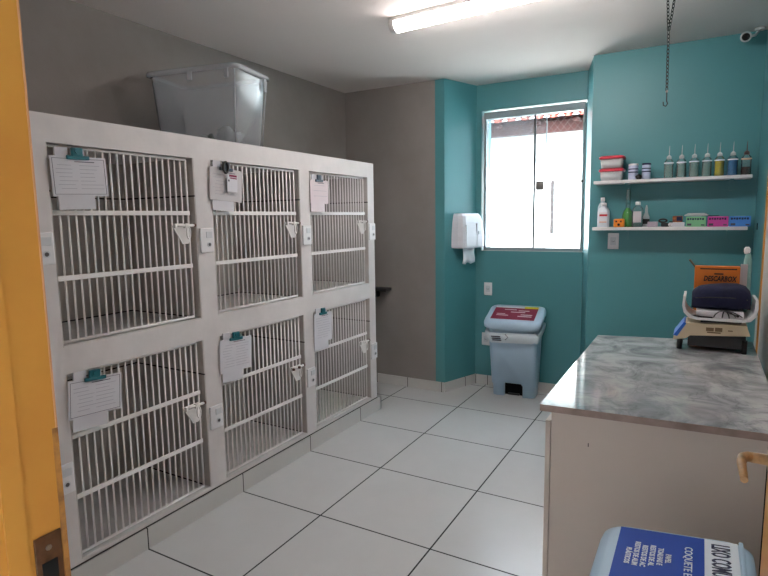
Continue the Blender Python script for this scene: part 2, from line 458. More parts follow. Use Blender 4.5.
MB().box(DX0 + .003, DX0 + .004, YF - .036, YF - .016, .96, 1.075).build('bolt_hole', M_void, sp_)
MB().lathe([(.004, 0), (.004, .0015)], (DX0 + .003, YF - .026, 1.094), 8, 'X').build('screw', M_metal, sp_)
leaf = MB().box(2.296, 2.331, -2.385, -1.722, .01, DZ - .01, bevel=.002).build('door_leaf', M_yellow, d1)
hd = MB()
hd.lathe([(.022, 0), (.022, -.004), (.009, -.006), (.0085, -.028)], (2.296, -1.765, 1.128), 14, 'X')
hd.tube([(2.270, -1.765, 1.128), (2.264, -1.767, 1.129), (2.257, -1.774, 1.129), (2.254, -1.79, 1.127), (2.255, -1.815, 1.122), (2.256, -1.836, 1.117)], [.0085, .0085, .0078, .007, .006, .0055], 10)
hd.build('door_handle', M_brass, leaf)

# white door with yellow casing on the right wall, behind the worktop
d2 = empty('door_2', (0, 0, 0), kind='structure', label='white door panel with thin yellow casing on the right wall')
MB().box(XR - .006, XR, -1.2, .715, 0, 2.1).build('door_panel', M_wdoor, d2)
f = MB(); f.box(XR - .014, XR, .715, .745, 0, 2.13).box(XR - .014, XR, -1.25, .745, 2.1, 2.145); f.build('door_casing', M_yellow, d2)

# ------------------------------------------------------------------ the cages
YO = [(-1.557, -.845), (-.737, -.013), (.086, .803)]
ZO = [(1.028, 1.830), (.123, .917)]
CY0, CY1, CT = -1.67, .889, 1.937
cage = empty('cage_block', (0, 0, 0), label='white masonry block of six barred animal cages in two rows', cat='cage')
b = MB(); X0 = XL + .003
ys = [CY0] + [v for p in YO for v in p] + [CY1]
for a, c in zip(ys[0::2], ys[1::2]): b.box(X0, -.006, a, c, .10, CT)
for a, c in YO:
    b.box(X0, -.006, a, c, 1.830, CT).box(X0, -.006, a, c, .917, 1.028).box(X0, -.006, a, c, .10, .123)
    b.box(X0, -.55, a, c, .10, CT)
b.box(X0, -.008, CY0, CY1 + .03, .002, .10)
b.build('cage_body', M_cage, cage)
s = MB(); s.box(-.008, .004, CY0, CY1 + .042, .001, .103).box(-.3, .004, CY1 + .03, CY1 + .042, .001, .103)
s.build('skirting', M_skirt, cage)
MB().box(-.012, -.0015, CY0, CY1, .1035, .1085).build('skirting_joint', M_joint, cage)

def lining(y0, y1, z0, z1, mw):
    xf, xb, t = -.0075, -.548, .005
    b = MB()
    b.box(xb, xf, y0, y0 + t, z0, z1).box(xb, xf, y1 - t, y1, z0, z1).box(xb, xb + t, y0 + t, y1 - t, z0, z1)
    o = b.build('tile_lining', mw, cage)
    MB().box(xb + t, xf, y0 + t, y1 - t, z0, z0 + .006).build('cage_floor', M_liner_f, cage)
    j = MB(); j.box(xb + t, xb + t + .006, y0 + t, y1 - t, z0 + .006, z0 + .011).box(xb + .01, xf - .05, y1 - t - .006, y1 - t, z0 + .006, z0 + .010)
    j.box(xb + .01, xf - .05, y0 + t, y0 + t + .006, z0 + .006, z0 + .010)
    j.build('dark_joint', M_joint, cage)

def cage_door(y0, y1, z0, z1, rusty=False):
    xd = -.030; ya, yb = y0 + .012, y1 - .030; za, zb = z0 + .016, z1 - .010
    b = MB(); n = 20
    for i in range(n + 1):
        y = ya + (yb - ya) * i / n
        b.rod((xd, y, za), (xd, y, zb), .0043 if 0 < i < n else .0052, 8)
    b.rod((xd, ya, za), (xd, yb, za), .0065, 8).rod((xd, ya, zb), (xd, yb, zb), .006, 8)
    dr = b.build('cage_door', M_bar, cage)
    for dz in (.268, .528):
        MB().box(xd + .004, xd + .010, ya - .006, yb + .004, z1 - dz - .010, z1 - dz + .010, bevel=.001).build('crossbar', M_bar, dr)
    for dz in (.10, .70):
        MB().rod((xd, ya - .012, z1 - dz - .018), (xd, ya - .012, z1 - dz + .018), .006).build('hinge', M_bar, dr)
    yl = y1 - .142; zt = z1 - .318
    MB().prism_x([(yl, zt), (yl + .110, zt), (yl + .110, zt - .085), (yl + .096, zt - .100), (yl + .062, zt - .100)], xd + .004, xd + .009).build('latch_plate', M_bar, dr)
    lt = MB()
    lt.rod((xd + .018, yl + .012, zt - .010), (xd + .018, yl + .142 - .006, zt - .010), .0068, 10)
    lt.box(xd + .009, xd + .026, yl + .010, yl + .022, zt - .022, zt).box(xd + .009, xd + .026, yl + .070, yl + .082, zt - .022, zt)
    lt.tube([(xd + .028, yl + .085 + .011 * math.cos(a), zt - .045 + .030 * math.sin(a)) for a in [2 * PI * q / 14 for q in range(14)]], .0036, 6, closed=True)
    lt.build('bolt', M_bar, dr)
    MB().rod((xd + .018, yl + .128, zt - .010), (xd + .018, yl + .137, zt - .010), .0095, 10).build('bolt_tip', M_rust, dr)
    if rusty:
        for q in (.014, .072): MB().lathe([(.0085, 0), (.0085, .012), (.004, .015)], (xd + .024, yl + q, zt - .010), 10, 'X').build('rusty_stud', M_rust, dr)
    return dr
for zi, (z0, z1) in enumerate(ZO):
    for yi, (y0, y1) in enumerate(YO):
        lining(y0, y1, z0, z1, (M_liner_u, M_liner_l)[zi])
        cage_door(y0, y1, z0, z1, zi == 1 and yi == 1)

# sockets on the posts
def socket(y, z, label, sc=1.0):
    r = empty('wall_socket', (-.006, y, z), label=label, cat='socket', group='socket plates on the cage posts')
    MB().box(0, .012, -.043, .043, -.062, .062, bevel=.004).build('cover_plate', M_plate, r)
    MB().box(.011, .0145, -.008, .032, .012, .044, bevel=.001).build('switch_rocker', M_plateg, r)
    q = MB().lathe([(.014, 0), (.014, .003)], (.0115, .010, -.022), 14, 'X').build('outlet', M_plateg, r)
    MB().lathe([(.0085, 0), (.0085, .001)], (.0145, .010, -.022), 12, 'X').build('outlet_hole', mat('socket hole', rgb(92, 90, 92), .6), q)
    return r
pn = ['left end post beside the yellow frame', 'post between the left and middle cages', 'post between the middle and right cages', 'right end post near the grey wall']
for i, y in enumerate((-1.606, -.791, .036, .846)):
    socket(y, 1.425, 'white socket plate in the upper row on the ' + pn[i])
    socket(y, .495, 'white socket plate in the lower row on the ' + pn[i])

# clipboards hanging on the cage doors
def clipboard(y, z, w, h, tilt, clipm, label, paper=M_paper, under=M_paper, uw=.15, lines=7, border=True, uoff=.02, cl=.0):
    r = empty('clipboard', (.000, y, z), label=label, cat='clipboard', group='clipboards clipped on the cage doors')
    r.rotation_euler = (tilt, 0, 0)                       # y is the left edge, z the top edge of the form
    MB().box(.0005, .002, uoff, uoff + uw, -h - .052, -h + .01).build('lower_sheet', under, r)
    MB().box(-.004, .0, .025, .078, -.03, .034).build('backing_scrap', M_paper, r)
    MB().box(-.004, .0, .092, .145, -.03, .026).build('backing_scrap', M_paper, r)
    p = MB().box(.002, .0045, 0, w, -h, 0).build('form_sheet', paper, r)
    ink = MB(); X = (.0045, .0052)
    if border:
        ink.box(*X, .008, w - .008, -.0095, -.008).box(*X, .008, w - .008, -h + .008, -h + .0095)
        ink.box(*X, .008, .0095, -h + .008, -.008).box(*X, w - .0095, w - .008, -h + .008, -.008)
    ink.box(*X, w * .42, w * .78, -.0215, -.0185)
    ink.build('printed_border', M_ink, p)
    il = MB()
    for i in range(lines):
        zz = -.034 - i * (h - .05) / lines
        a = .018 + random.random() * .03
        il.box(*X, a, a + .05 + random.random() * .03, zz - .0012, zz + .0006)
        il.box(*X, w * .5, w * (.75 + random.random() * .18), zz - .0012, zz + .0006)
    il.build('printed_lines', M_inkl, p)
    c = MB()
    c.box(.004, .014, w * .28 + cl, w * .68 + cl, -.012, .004, bevel=.003).box(.004, .018, w * .36 + cl, w * .56 + cl, 0, .034, bevel=.004)
    c.lathe([(.012, 0), (.012, .004)], (.018, w * .46 + cl, .020), 14, 'X')
    c.build('clip', clipm, r)
    return r
M_gclip = mat('grey clip plastic', rgb(70, 82, 96), .4)
clipboard(-1.553, 1.780, .232, .156, 0.03, M_tealclip, 'clipboard with a teal clip on the upper left cage door')
c2 = clipboard(-.750, 1.799, .226, .168, -.06, M_gclip, 'clipboard with black ring clip and small tag on the upper middle cage', paper=M_paper2, border=False)
MB().tube([(.026, .088 + .017 * math.cos(a), .002 + .028 * math.sin(a)) for a in [2 * PI * q / 18 for q in range(18)]], .0062, 8, closed=True).build('black_ring', M_dark, c2)
tg = MB().box(.018, .020, .105, .178, -.118, -.030).build('small_tag', M_paper, c2)
MB().box(.020, .0208, .118, .172, -.040, -.030).box(.020, .0208, .126, .172, -.050, -.044).build('red_print', mat('dark red print', rgb(130, 34, 74), .7), tg)
MB().box(.020, .0208, .110, .120, -.066, -.056).build('tag_mark', M_ink, tg)
clipboard(.080, 1.776, .196, .152, 0, M_gclip, 'clipboard with grey clip and pinkish form on the upper right cage', paper=M_pink, under=M_pink, border=False, lines=3, uw=.15, uoff=.008)
clipboard(-1.556, .888, .236, .160, 0.0, M_tealclip, 'clipboard with bordered form and teal clip on the lower left cage').rotation_euler = (-.07, 0, 0)
clipboard(-.742, .895, .236, .182, -.06, M_tealclip, 'clipboard with ruled form and teal clip on the lower middle cage', lines=9, border=False)
clipboard(.080, .905, .200, .196, -.03, M_tealclip, 'clipboard with tall white form and teal clip on the lower right cage', lines=9, border=False, uw=.16, uoff=.004)

# plastic tub on top of the cages
tub = empty('storage_tub', (-.345, -.392, CT), math.radians(11), label='large clear plastic tub of towels on top of the cages', cat='tub')
R = []
for w_, d_, z in ((.47, .26, .002), (.49, .28, .006), (.545, .325, .37), (.555, .335, .378)):
    R.append(rrect(w_, d_, .045, z))
R2_ = [rrect(w_ - .006, d_ - .006, .043, z) for w_, d_, z in ((.555, .335, .378), (.545, .325, .37), (.49, .28, .010))]
tub.scale = (1.055, 1.055, 1.055)
MB().loft(R + R2_, cap=(True, True)).build('tub_wall', M_tub, tub)
MB().loft([rrect(.557, .337, .046, .378), rrect(.583, .363, .052, .382), rrect(.585, .365, .053, .395), rrect(.578, .358, .05, .402), rrect(.555, .335, .045, .400), rrect(.553, .333, .045, .378)], cap=(False, False)).build('tub_rim', M_tubrim, tub)
for bx_ in ((.215, .24, -.178, -.168, .33, .383), (.276, .286, .10, .13, .31, .383), (-.01, .02, -.180, -.168, .335, .383)):
    MB().box(*bx_, bevel=.004).build('tub_handle_rib', M_tubrim, tub)
for q in (-1, 1): MB().rod((.238, q * .133, .012), (.267, q * .156, .376), .004, 6).build('tub_corner_rib', M_tubrim, tub)
def blob(name, c, s, m, seed=0, amp=.25, sub=3, label=None, cat=None, group=None, parent=None):
    bm = bmesh.new(); bmesh.ops.create_icosphere(bm, subdivisions=sub, radius=1)
    from mathutils import noise as NZ
    for v in bm.verts:
        k = 1 + amp * NZ.noise(v.co * 2.2 + Vector((seed * 3.1, seed, 0)))
        p = v.co * k; p.z = max(p.z, -.75)
        v.co = Vector((p.x * s[0], p.y * s[1], p.z * s[2])) + Vector(c)
    for f in bm.faces: f.smooth = True
    mb = MB(); mb.bm.free(); mb.bm = bm
    o = mb.build(name, m, parent)
    return tag(o, label, cat, group) if label else o
TG = 'cloths inside the clear tub'
blob('towel', (-.200, -.425, CT + .062), (.052, .05, .056), M_towel, 1, .35, label='white towel bundled in the near corner of the clear tub', cat='towel', group=TG)
blob('towel', (-.37, -.45, CT + .042), (.10, .045, .036), M_towel, 2, .35, label='white towel lying flat left of the green cloth in the tub', cat='towel', group=TG)
blob('towel', (-.215, -.31, CT + .050), (.05, .05, .045), M_towel, 4, .35, label='white towel at the right end of the clear tub', cat='towel', group=TG)
blob('towel', (-.265, -.475, CT + .040), (.022, .016, .036), M_greenb, 5, .4, label='small dark green cloth among the white towels in the tub', cat='cloth', group=TG)

# dark fixture on the grey wall behind the cages
fx = empty('wall_bracket', (-.30, YG, .903), label='small dark bracket on the grey wall behind the cages', cat='bracket')
MB().box(-.16, .07, -.10, 0, -.028, .0, bevel=.004).build('bracket_arm', M_joint, fx)
MB().box(-.12, -.05, -.09, 0, -.09, -.028, bevel=.01).build('bracket_foot', M_joint, fx)

# ------------------------------------------------------------------ ceiling things
lamp = empty('ceiling_lamp', (.575, .155, H), math.radians(-4), label='lit fluorescent strip lamp on the ceiling', cat='lamp')
MB().box(0, 1.28, -.045, .045, -.028, 0, bevel=.004).build('lamp_base', M_lampg, lamp)
L = []
def halfring(x, r=1.0):
    return [(x, .046 * r * math.cos(a), -.024 - .050 * r * math.sin(a)) for a in [PI * q / 12 for q in range(13)]]
MB().loft([halfring(.035), halfring(1.245)], smooth=True).build('lamp_diffuser', M_lamp, lamp)
for x0, x1 in ((-.004, .033), (1.247, 1.284)):
    MB().loft([halfring(x0, .9), halfring(x0 + .004, 1.06), halfring(x1, 1.06)], smooth=False).build('end_cap', M_lampg, lamp)

ch = empty('hanging_chain', (1.972, .58, H), label='thin metal chain with a hook hanging over the worktop', cat='chain')
c = MB()
def chain(c, p0, p1, pitch=.019, r=.0023):
    p0, p1 = Vector(p0), Vector(p1); d = p1 - p0; N = int(d.length / pitch); d.normalize()
    u = d.orthogonal().normalized(); w = d.cross(u)
    for i in range(N):
        cc = p0 + d * pitch * (i + .5); e = u if i % 2 else w
        c.tube([cc + d * .0125 * math.cos(a) + e * .0068 * math.sin(a) for a in [2 * PI * q / 8 for q in range(8)]], r, 4, closed=True)
chain(c, (0, 0, 0), (.012, -.02, -.20)); chain(c, (.035, .01, 0), (.014, -.02, -.20)); chain(c, (.013, -.02, -.19), (.018, -.03, -.50))
c.build('chain_links', mat('dull chain steel', rgb(48, 48, 46), .6, metal=.3), ch)
hk = MB(); hk.tube([(.018, -.03, -.495), (.019, -.03, -.525), (.019, -.03, -.545), (.024, -.03, -.560), (.016, -.03, -.572), (.005, -.03, -.566), (.003, -.03, -.548)], .0028, 6)
hk.build('hook', M_dark, ch)
MB().lathe([(.005, -.502), (.006, -.496), (.005, -.490)], (.018, -.03, 0), 8).build('hook_eye', M_metal, ch)
MB().lathe([(.02, -.004), (.02, 0)], (.017, 0, 0), 10).build('ceiling_hook_plate', M_metal, ch)

cam_ = empty('security_camera', (2.365, 1.44, 2.605), label='small white dome security camera in the ceiling corner', cat='camera')
dirv = Vector((-.05, -1, -.25)).normalized()
b = MB(); b.lathe([(.012, .05), (.026, .045), (.031, .02), (.031, -.035), (.027, -.04)], (0, 0, 0), 16)
o = b.build('camera_body', M_plateg, cam_); o.rotation_euler = dirv.to_track_quat('-Z', 'Y').to_euler()
b = MB(); b.lathe([(.021, -.038), (.022, -.041), (.012, -.046)], (0, 0, 0), 16)
o = b.build('camera_lens', M_void, cam_); o.rotation_euler = dirv.to_track_quat('-Z', 'Y').to_euler()
MB().tube([(.01, .03, .005), (.05, .04, .012), (.075, .045, .045)], .008, 8).lathe([(.028, .040), (.028, .0515)], (.075, .045, 0), 14).build('camera_bracket', M_plateg, cam_)

# ------------------------------------------------------------------ dispenser, outlets on the walls
ang = math.atan2(YW - YG, .427 - .290)            # direction along the slanted pillar face
dd = Vector((math.cos(ang), math.sin(ang), 0)); nn = Vector((dd.y, -dd.x, 0))
cc = Vector((.290, YG, 0)) + dd * .245
dsp = empty('paper_dispenser', (cc.x + nn.x * .001, cc.y + nn.y * .001, 1.26), rz=ang, label='white paper towel dispenser on the slanted teal wall', cat='dispenser')
# local: x along wall, -y out of the wall
R = []
for z, w_, dp in ((0.0, .268, .112), (.012, .276, .122), (.10, .274, .124), (.22, .256, .112), (.275, .238, .096), (.296, .222, .078)):
    h_ = w_ / 2 * 1.16; ch_ = .05
    R.append([(-h_, 0, z), (-h_, -dp * .55, z), (-h_ + ch_ * .35, -dp * .9, z), (-h_ + ch_, -dp, z), (h_ - ch_, -dp, z), (h_ - ch_ * .35, -dp * .9, z), (h_, -dp * .55, z), (h_, 0, z)])
o = MB().loft(R, smooth=False).build('dispenser_case', mat('white dispenser plastic', rgb(222, 222, 230), .35), dsp)
MB().box(-.108, -.105, -.1265, -.10, .01, .20).box(.030, .032, -.1255, -.112, .02, .21).build('case_seam', M_plateg, dsp)
MB().box(.05, .075, -.127, -.118, .115, .145).build('level_window', M_plateg, dsp)
b = MB(); ns = 14
R = []
for z, s_ in ((.01, 0), (-.05, .003), (-.10, -.003), (-.135, .004)):
    R.append([(-.075 + .15 * i / ns, -.062 + .006 * math.sin(i * 1.1 + z * 30) + s_, z - .008 * math.sin(i * .8)) for i in range(ns + 1)] +
             [(-.075 + .15 * i / ns, -.056 + .006 * math.sin(i * 1.1 + z * 30) + s_, z - .008 * math.sin(i * .8)) for i in range(ns, -1, -1)])
b.loft(R).build('paper_towel', M_tissue, dsp)

def wall_outlet(x, y, z, label):
    r = empty('power_outlet', (x, y, z), label=label, cat='outlet')
    MB().box(-.037, .037, -.009, 0, -.058, .058, bevel=.003).build('cover_plate', M_plate, r)
    q = MB().box(-.020, .020, -.012, -.008, -.028, .028, bevel=.002).build('outlet_module', M_plateg, r)
    h = MB()
    for s_ in (-.008, 0, .008): h.lathe([(.0026, 0), (.0026, -.001)], (s_, -.0118, 0 if s_ else -.004), 8, 'Y')
    h.build('pin_hole', M_joint, q)
wall_outlet(.547, YW, .884, 'white outlet on the teal wall under the window')
wall_outlet(.530, YW, .425, 'white outlet low on the wall behind the grey bin')
wall_outlet(1.630, YS, 1.335, 'white outlet under the lower shelf')
MB_ = MB().box(XR - .004, XR, 1.30, 1.312, 1.42, 1.46).build('wall_slot', M_joint)
tag(MB_, 'small dark slot on the right teal wall beside the shelves', 'switch')

# ------------------------------------------------------------------ pedal bins
def pedal_bin(loc, rz, label, liner=True, SL=.36):
    r = empty('pedal_bin', loc, rz, label=label, cat='bin')
    # body: tapered, lid slopes down to the front (-y); front notch for the pedal
    zs = [(.0, .355, .215), (.10, .362, .222), (.105, .375, .236), (.45, .400, .280), (.60, .415, .300)]
    R = []
    for z, w_, d_ in zs: R.append(rrect(w_, d_, .045, z, 5, 0, -d_ / 2))
    R.append([(x, y, .639 + (y + .305) * SL * .7) for x, y, z in rrect(.418, .305, .045, .64, 5, 0, -.305 / 2)])
    b = MB().loft(R)
    body = b.build('bin_body', M_bin, r)
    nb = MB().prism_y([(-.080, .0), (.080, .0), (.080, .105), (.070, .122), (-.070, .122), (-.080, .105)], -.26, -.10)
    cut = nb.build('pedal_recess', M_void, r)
    md = body.modifiers.new('notch', 'BOOLEAN'); md.operation = 'DIFFERENCE'; md.object = cut; md.solver = 'EXACT'
    bpy.context.view_layer.update()
    me = bpy.data.meshes.new_from_object(body.evaluated_get(bpy.context.evaluated_depsgraph_get()))
    body.modifiers.clear(); body.data = me
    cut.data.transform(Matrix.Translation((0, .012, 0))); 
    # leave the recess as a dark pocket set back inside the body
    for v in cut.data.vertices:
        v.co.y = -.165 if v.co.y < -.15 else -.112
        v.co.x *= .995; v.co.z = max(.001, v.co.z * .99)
    MB().box(-.05, .05, -.200, -.168, .008, .020, bevel=.004).build('pedal', M_dark, r)
    if liner:
        R = []
        for z0, e, k in ((.600, .004, 0), (.625, .016, 0), (.60, .024, 1), (.57, .020, 1), (.545, .012, 1)):
            ring = []
            for i, (x, y, z) in enumerate(rrect(.415 + 2 * e, .300 + 2 * e, .05, z0, 5, 0, -.15)):
                ring.append((x, y, z + y * .16 + (.010 * math.sin(i * 1.7 + 1) - .02 * math.sin(PI * (x + .22) / .44) * k)))
            R.append(ring)
        bg = MB().loft(R, cap=(False, False)).build('bin_liner', M_bag, r)
        q = MB()
        for a, c_ in ((-.165, .586), (-.160, .570), (-.155, .556)): q.box(a, a + .075, -.334, -.328, c_ - .05 - .004, c_ - .05 + .004)
        q.tube([(-.05, -.329, .560), (-.025, -.331, .535), (-.05, -.330, .512)], .0025, 5)
        q.build('liner_print', M_ink, bg)
    # lid: sloped rounded slab
    def sl(ring, dz=0): return [(x, y, z + (y + .33) * SL + dz) for x, y, z in ring]
    R = [sl(rrect(.455, .338, .055, .605, 6, 0, -.169)), sl(rrect(.470, .348, .060, .612, 6, 0, -.171)), sl(rrect(.474, .352, .062, .640, 6, 0, -.172)),
         sl(rrect(.462, .340, .060, .660, 6, 0, -.170)), sl(rrect(.430, .308, .05, .668, 6, 0, -.168))]
    lid = MB().loft(R).build('lid', M_bin, r)
    return r, lid
def sloped(x0, x1, y0, y1, h, th=.0016, SL=.36):
    """thin slab lying on the sloped lid, in bin space"""
    m_ = MB(); z = lambda y: .668 + (y + .33) * SL + h
    p = [(x0, y0), (x1, y0), (x1, y1), (x0, y1)]
    m_.loft([[(x, y, z(y)) for x, y in p], [(x, y, z(y) + th) for x, y in p]], smooth=False)
    return m_
def lidtext(name, s_, size, m, parent, x, y, h, sx=1, bold=0, align='LEFT', SL=.10):
    return text_obj(name, s_, size, m, parent, (1, 0, 0), Vector((0, 1, SL)).normalized(), (x, y, .668 + (y + .33) * SL + h), .0005, align, sx, bold)
FS = .28
bin1, lid1 = pedal_bin((.838, 1.922, 0), math.radians(5), 'pale blue pedal bin with maroon lid label under the window', SL=FS)
lb = sloped(-.185, .175, -.290, -.075, .0005, SL=FS).build('maroon_label', M_maroon, lid1)
sloped(.060, .175, -.072, -.040, .0005, SL=FS).build('yellow_stripe', M_yel, lid1)
sloped(-.185, .055, -.072, -.045, .0005, SL=FS).build('white_strip', M_white, lid1)
for (x0, x1, y0) in ((-.10, .0, -.115), (.02, .11, -.130), (-.15, -.08, -.20), (-.15, -.05, -.225), (.05, .145, -.205), (.03, .145, -.235), (-.04, .08, -.160)):
    sloped(x0, x1, y0, y0 + .010, .0022, SL=FS).build('label_print', M_pink, lb)
bin2, lid2 = pedal_bin((2.330, -1.452, 0), -PI / 2, 'pale blue pedal bin with blue lid label in the foreground', liner=False, SL=.10)
lb = sloped(-.208, .208, -.300, -.104, .0005, SL=.10).build('blue_label', M_blue, lid2)
w2 = sloped(-.208, .208, -.103, -.032, .0005, SL=.10).build('white_label', M_white, lid2)
lidtext('lettering', 'LIXO COMUM', .056, M_navyink, w2, -.190, -.088, .0026, .46, .0008)
lidtext('lettering', 'COQUETE E', .025, M_white, lb, -.155, -.146, .0026, .95, .0002)
for i, (s_, x) in enumerate((('PAPEL', -.105), ('TOALHAS E', -.128), ('RESTOS DE AL', -.136), ('RESTOS DE AC', -.130), ('RESTOS DE ALIM', -.142), ('PLÁSTICOS', -.108))):
    lidtext('lettering', s_, .0175, M_white, lb, x, -.186 - i * .0178, .0026, .85, .0004)
MB().box(-.215, .215, -.030, -.020, .692, .704, bevel=.003).build('lid_hinge_ridge', M_bin, lid2)

# ------------------------------------------------------------------ worktop cabinet
CZ = .860
ct = MB().prism([(1.714, -.881), (2.436, -.838), (2.440, .575), (1.710, .421)], CZ - .024, CZ)
o = ct.build('worktop', [M_gran, M_edgeb])
for p in o.data.polygons:
    if abs(p.normal.z) < .5: p.material_index = 1
tag(o, 'polished grey veined stone worktop over the beige cabinet', 'worktop')
cab = empty('base_cabinet', (1.742, -.822, 0), label='beige laminate base cabinet under the stone worktop', cat='cabinet')
b = MB(); W_, D_, HH = .648, 1.225, CZ - .0245
b.box(0, W_, 0, .018, 0, HH).box(0, W_, D_ - .018, D_, 0, HH).box(W_ - .018, W_, .018, D_ - .018, 0, HH).box(0, W_ - .018, .018, D_ - .018, .05, .07).box(.02, W_ - .018, .018, D_ - .018, HH - .02, HH)
b.build('carcass', M_cab, cab)
MB().box(W_ + .001, W_ + .085, .030, .050, .001, HH).build('gap_shade_panel', M_void, cab)  # black sheet standing in for the shade between cabinet and wall
for i in range(4):
    y0 = .006 + i * (D_ / 4)
    dr = MB().box(-.022, -.004, y0, y0 + D_ / 4 - .005, .02, HH - .055, bevel=.001).build('cabinet_door', M_cab, cab)
    MB().box(-.038, -.022, y0 + D_ / 8 - .05, y0 + D_ / 8 + .05, HH - .10, HH - .088, bevel=.003).build('handle', M_metal, dr)
m_ = MB(); m_.lathe([(.0045, 0), (.0045, -.0012)], (.045, 0, HH - .012), 8, 'Y'); m_.box(.128, .131, -.0008, 0, HH - .125, HH - .112); m_.build('panel_mark', M_joint, cab)
tag(MB().box(XR - .010, XR - .001, .748, .90, .087, .95).build('trim_1', M_base), 'white tile strip low on the right wall behind the scale', None, None, 'structure')

# scale with its pan
sc = empty('baby_scale', (0, 0, 0), label='beige electronic scale with a white curved pan at the end of the worktop', cat='scale')
MB().prism_y([(2.086, .908), (2.140, .918), (2.160, .934), (2.405, .950), (2.388, 1.000), (2.138, .994), (2.090, .928)], .240, .420).build('scale_base', M_beige, sc)
MB().box(2.15, 2.39, .262, .415, .880, .938).build('scale_gap_shade', M_dark, sc)  # dark block in place of the shaded gap under the scale
for x in (2.115, 2.385):
    for y in (.262, .40): MB().lathe([(.012, CZ + .0005), (.012, .925)], (x, y, 0), 10).build('scale_foot', M_dark, sc)
MB().loft([[(2.0865, .2385, .930), (2.104, .2385, .926), (2.141, .2385, .992), (2.130, .2385, .9985)], [(2.0865, .415, .930), (2.104, .415, .926), (2.141, .415, .992), (2.130, .415, .9985)]], smooth=False).build('keypad', M_bluepan, sc)
b = MB()
for x0, x1, z0, z1 in ((2.225, 2.257, .962, .979), (2.262, 2.292, .962, .981), (2.230, 2.286, .953, .959), (2.315, 2.334, .967, .972)): b.box(x0, x1, .2385, .2405, z0, z1)
b.build('scale_print', mat('brown print', rgb(120, 96, 66), .7), sc)
def upan(t):
    pts = [(2.122, 1.126), (2.119, 1.080), (2.127, 1.045), (2.150, 1.022), (2.185, 1.013), (2.372, 1.013), (2.402, 1.020), (2.421, 1.042), (2.429, 1.08), (2.427, 1.122)]
    inn = [(x + (t if x < 2.16 else (-t if x > 2.40 else 0)), z + (t if z < 1.05 else 0)) for x, z in pts]
    return pts + inn[::-1]
MB().prism_y(upan(.011), .236, .448).build('scale_pan', M_tray, sc)
MB().box(2.20, 2.37, .28, .40, .992, 1.014).build('pan_support', M_dark, sc)
wb = empty('flat_box', (2.278, .345, 1.0215), label='flat white box under the navy pouch on the scale', cat='box')
MB().box(-.098, .098, -.085, .085, 0, .036, bevel=.004).build('box_shell', mat('grey white card', rgb(206, 202, 206), .6), wb)
pouch = empty('navy_pouch', (2.281, .345, 1.058), label='navy cloth pouch lying on the white box in the scale pan', cat='pouch')
R = []
prof = [(-.124, .016, .040), (-.117, .040, .046), (-.092, .060, .055), (-.045, .074, .060), (.015, .078, .063), (.066, .076, .063), (.10, .064, .061), (.117, .044, .050), (.124, .016, .036)]
for x, ry, rz_ in prof:
    R.append([(x, ry * math.copysign(abs(math.cos(a)) ** .6, math.cos(a)), max(.001, rz_ + rz_ * math.copysign(abs(math.sin(a)) ** .6, math.sin(a)) * (1 if x < .1 else .9))) for a in [2 * PI * q / 24 for q in range(24)]])
MB().loft(R).build('pouch_body', M_navy, pouch)
MB().tube([(-.108, -.058, .056), (-.045, -.077, .064), (.045, -.079, .066), (.108, -.058, .056)], .0025, 6).build('zip', M_dark, pouch)
cb = MB()
for k, (x0, dx) in enumerate(((2.288, -.028), (2.296, -.006), (2.300, .014), (2.304, .032), (2.308, .050))):
    cb.tube([(x0, .262, 1.060), (x0 + dx * .5, .254, 1.056), (x0 + dx, .2505, 1.044), (x0 + dx * 1.25, .2505, 1.028 if k < 3 else 1.034)], .0028, 6)
cb.tube([(2.296, .262, 1.060), (2.32, .250, 1.052), (2.345, .249, 1.043)], .0028, 6)
cb.lathe([(.0065, 0), (.0065, .010)], (2.350, .241, 1.042), 10, 'Y')
cb.tube([(2.152, .262, 1.031), (2.170, .251, 1.032), (2.20, .2485, 1.028), (2.25, .249, 1.026)], .0045, 6)
tag(cb.build('black_cable', M_dark), 'black cable hanging in strands below the navy pouch', 'cable')

# cardboard sharps box
bx = empty('cardboard_box', (2.262, .494, CZ), label='orange cardboard sharps disposal box behind the scale', cat='box')
MB().box(-.099, .099, -.036, .036, .001, .395, bevel=.002).build('carton', M_cardb, bx)
MB().loft([[(-.100, -.034, .388), (-.100, .034, .388), (-.128, .034, .424), (-.128, -.034, .424)], [(-.095, -.034, .391), (-.095, .034, .391), (-.122, .034, .428), (-.122, -.034, .428)]], smooth=False).build('box_flap', mat('dark cardboard flap', rgb(96, 84, 66), .8), bx)
text_obj('lettering', 'DESCARBOX', .037, M_black, bx, (1, 0, 0), (.12, 0, 1), (-.058, -.0375, .322), .0005, 'LEFT', .66, .0012)
text_obj('lettering', 'PERFUROCORTANTES', .011, mat('brown box print', rgb(120, 52, 14), .7), bx, (1, 0, 0), (0, 0, 1), (-.050, -.0375, .296), .0004, 'LEFT', .95)
text_obj('lettering', 'INFECTANTE', .010, mat('brown box print two', rgb(120, 52, 14), .7), bx, (1, 0, 0), (0, 0, 1), (-.025, -.0375, .276), .0004, 'LEFT', .9)
MB().box(-.012, .028, -.0372, -.036, .355, .362).build('black_mark', M_black, bx)
MB().box(-.075, .085, -.0372, -.036, .380, .386).build('black_mark', M_black, bx)
MB().tube([(-.034, -.0368, .196), (.0, -.0368, .238), (.034, -.0368, .196)], .0024, 4).build('white_diamond', M_paper2, bx)
wr = empty('wrapped_tube', (2.392, .495, CZ), label='tall pale green wrapped bottle beside the cardboard box', cat='bottle')
MB().lathe([(.014, .001), (.0175, .01), (.0175, .42), (.013, .45), (.009, .465)], (0, 0, 0), 14).build('tube_body', mat('pale green film', rgb(150, 196, 190), .5, noise=.3, nscale=14), wr)
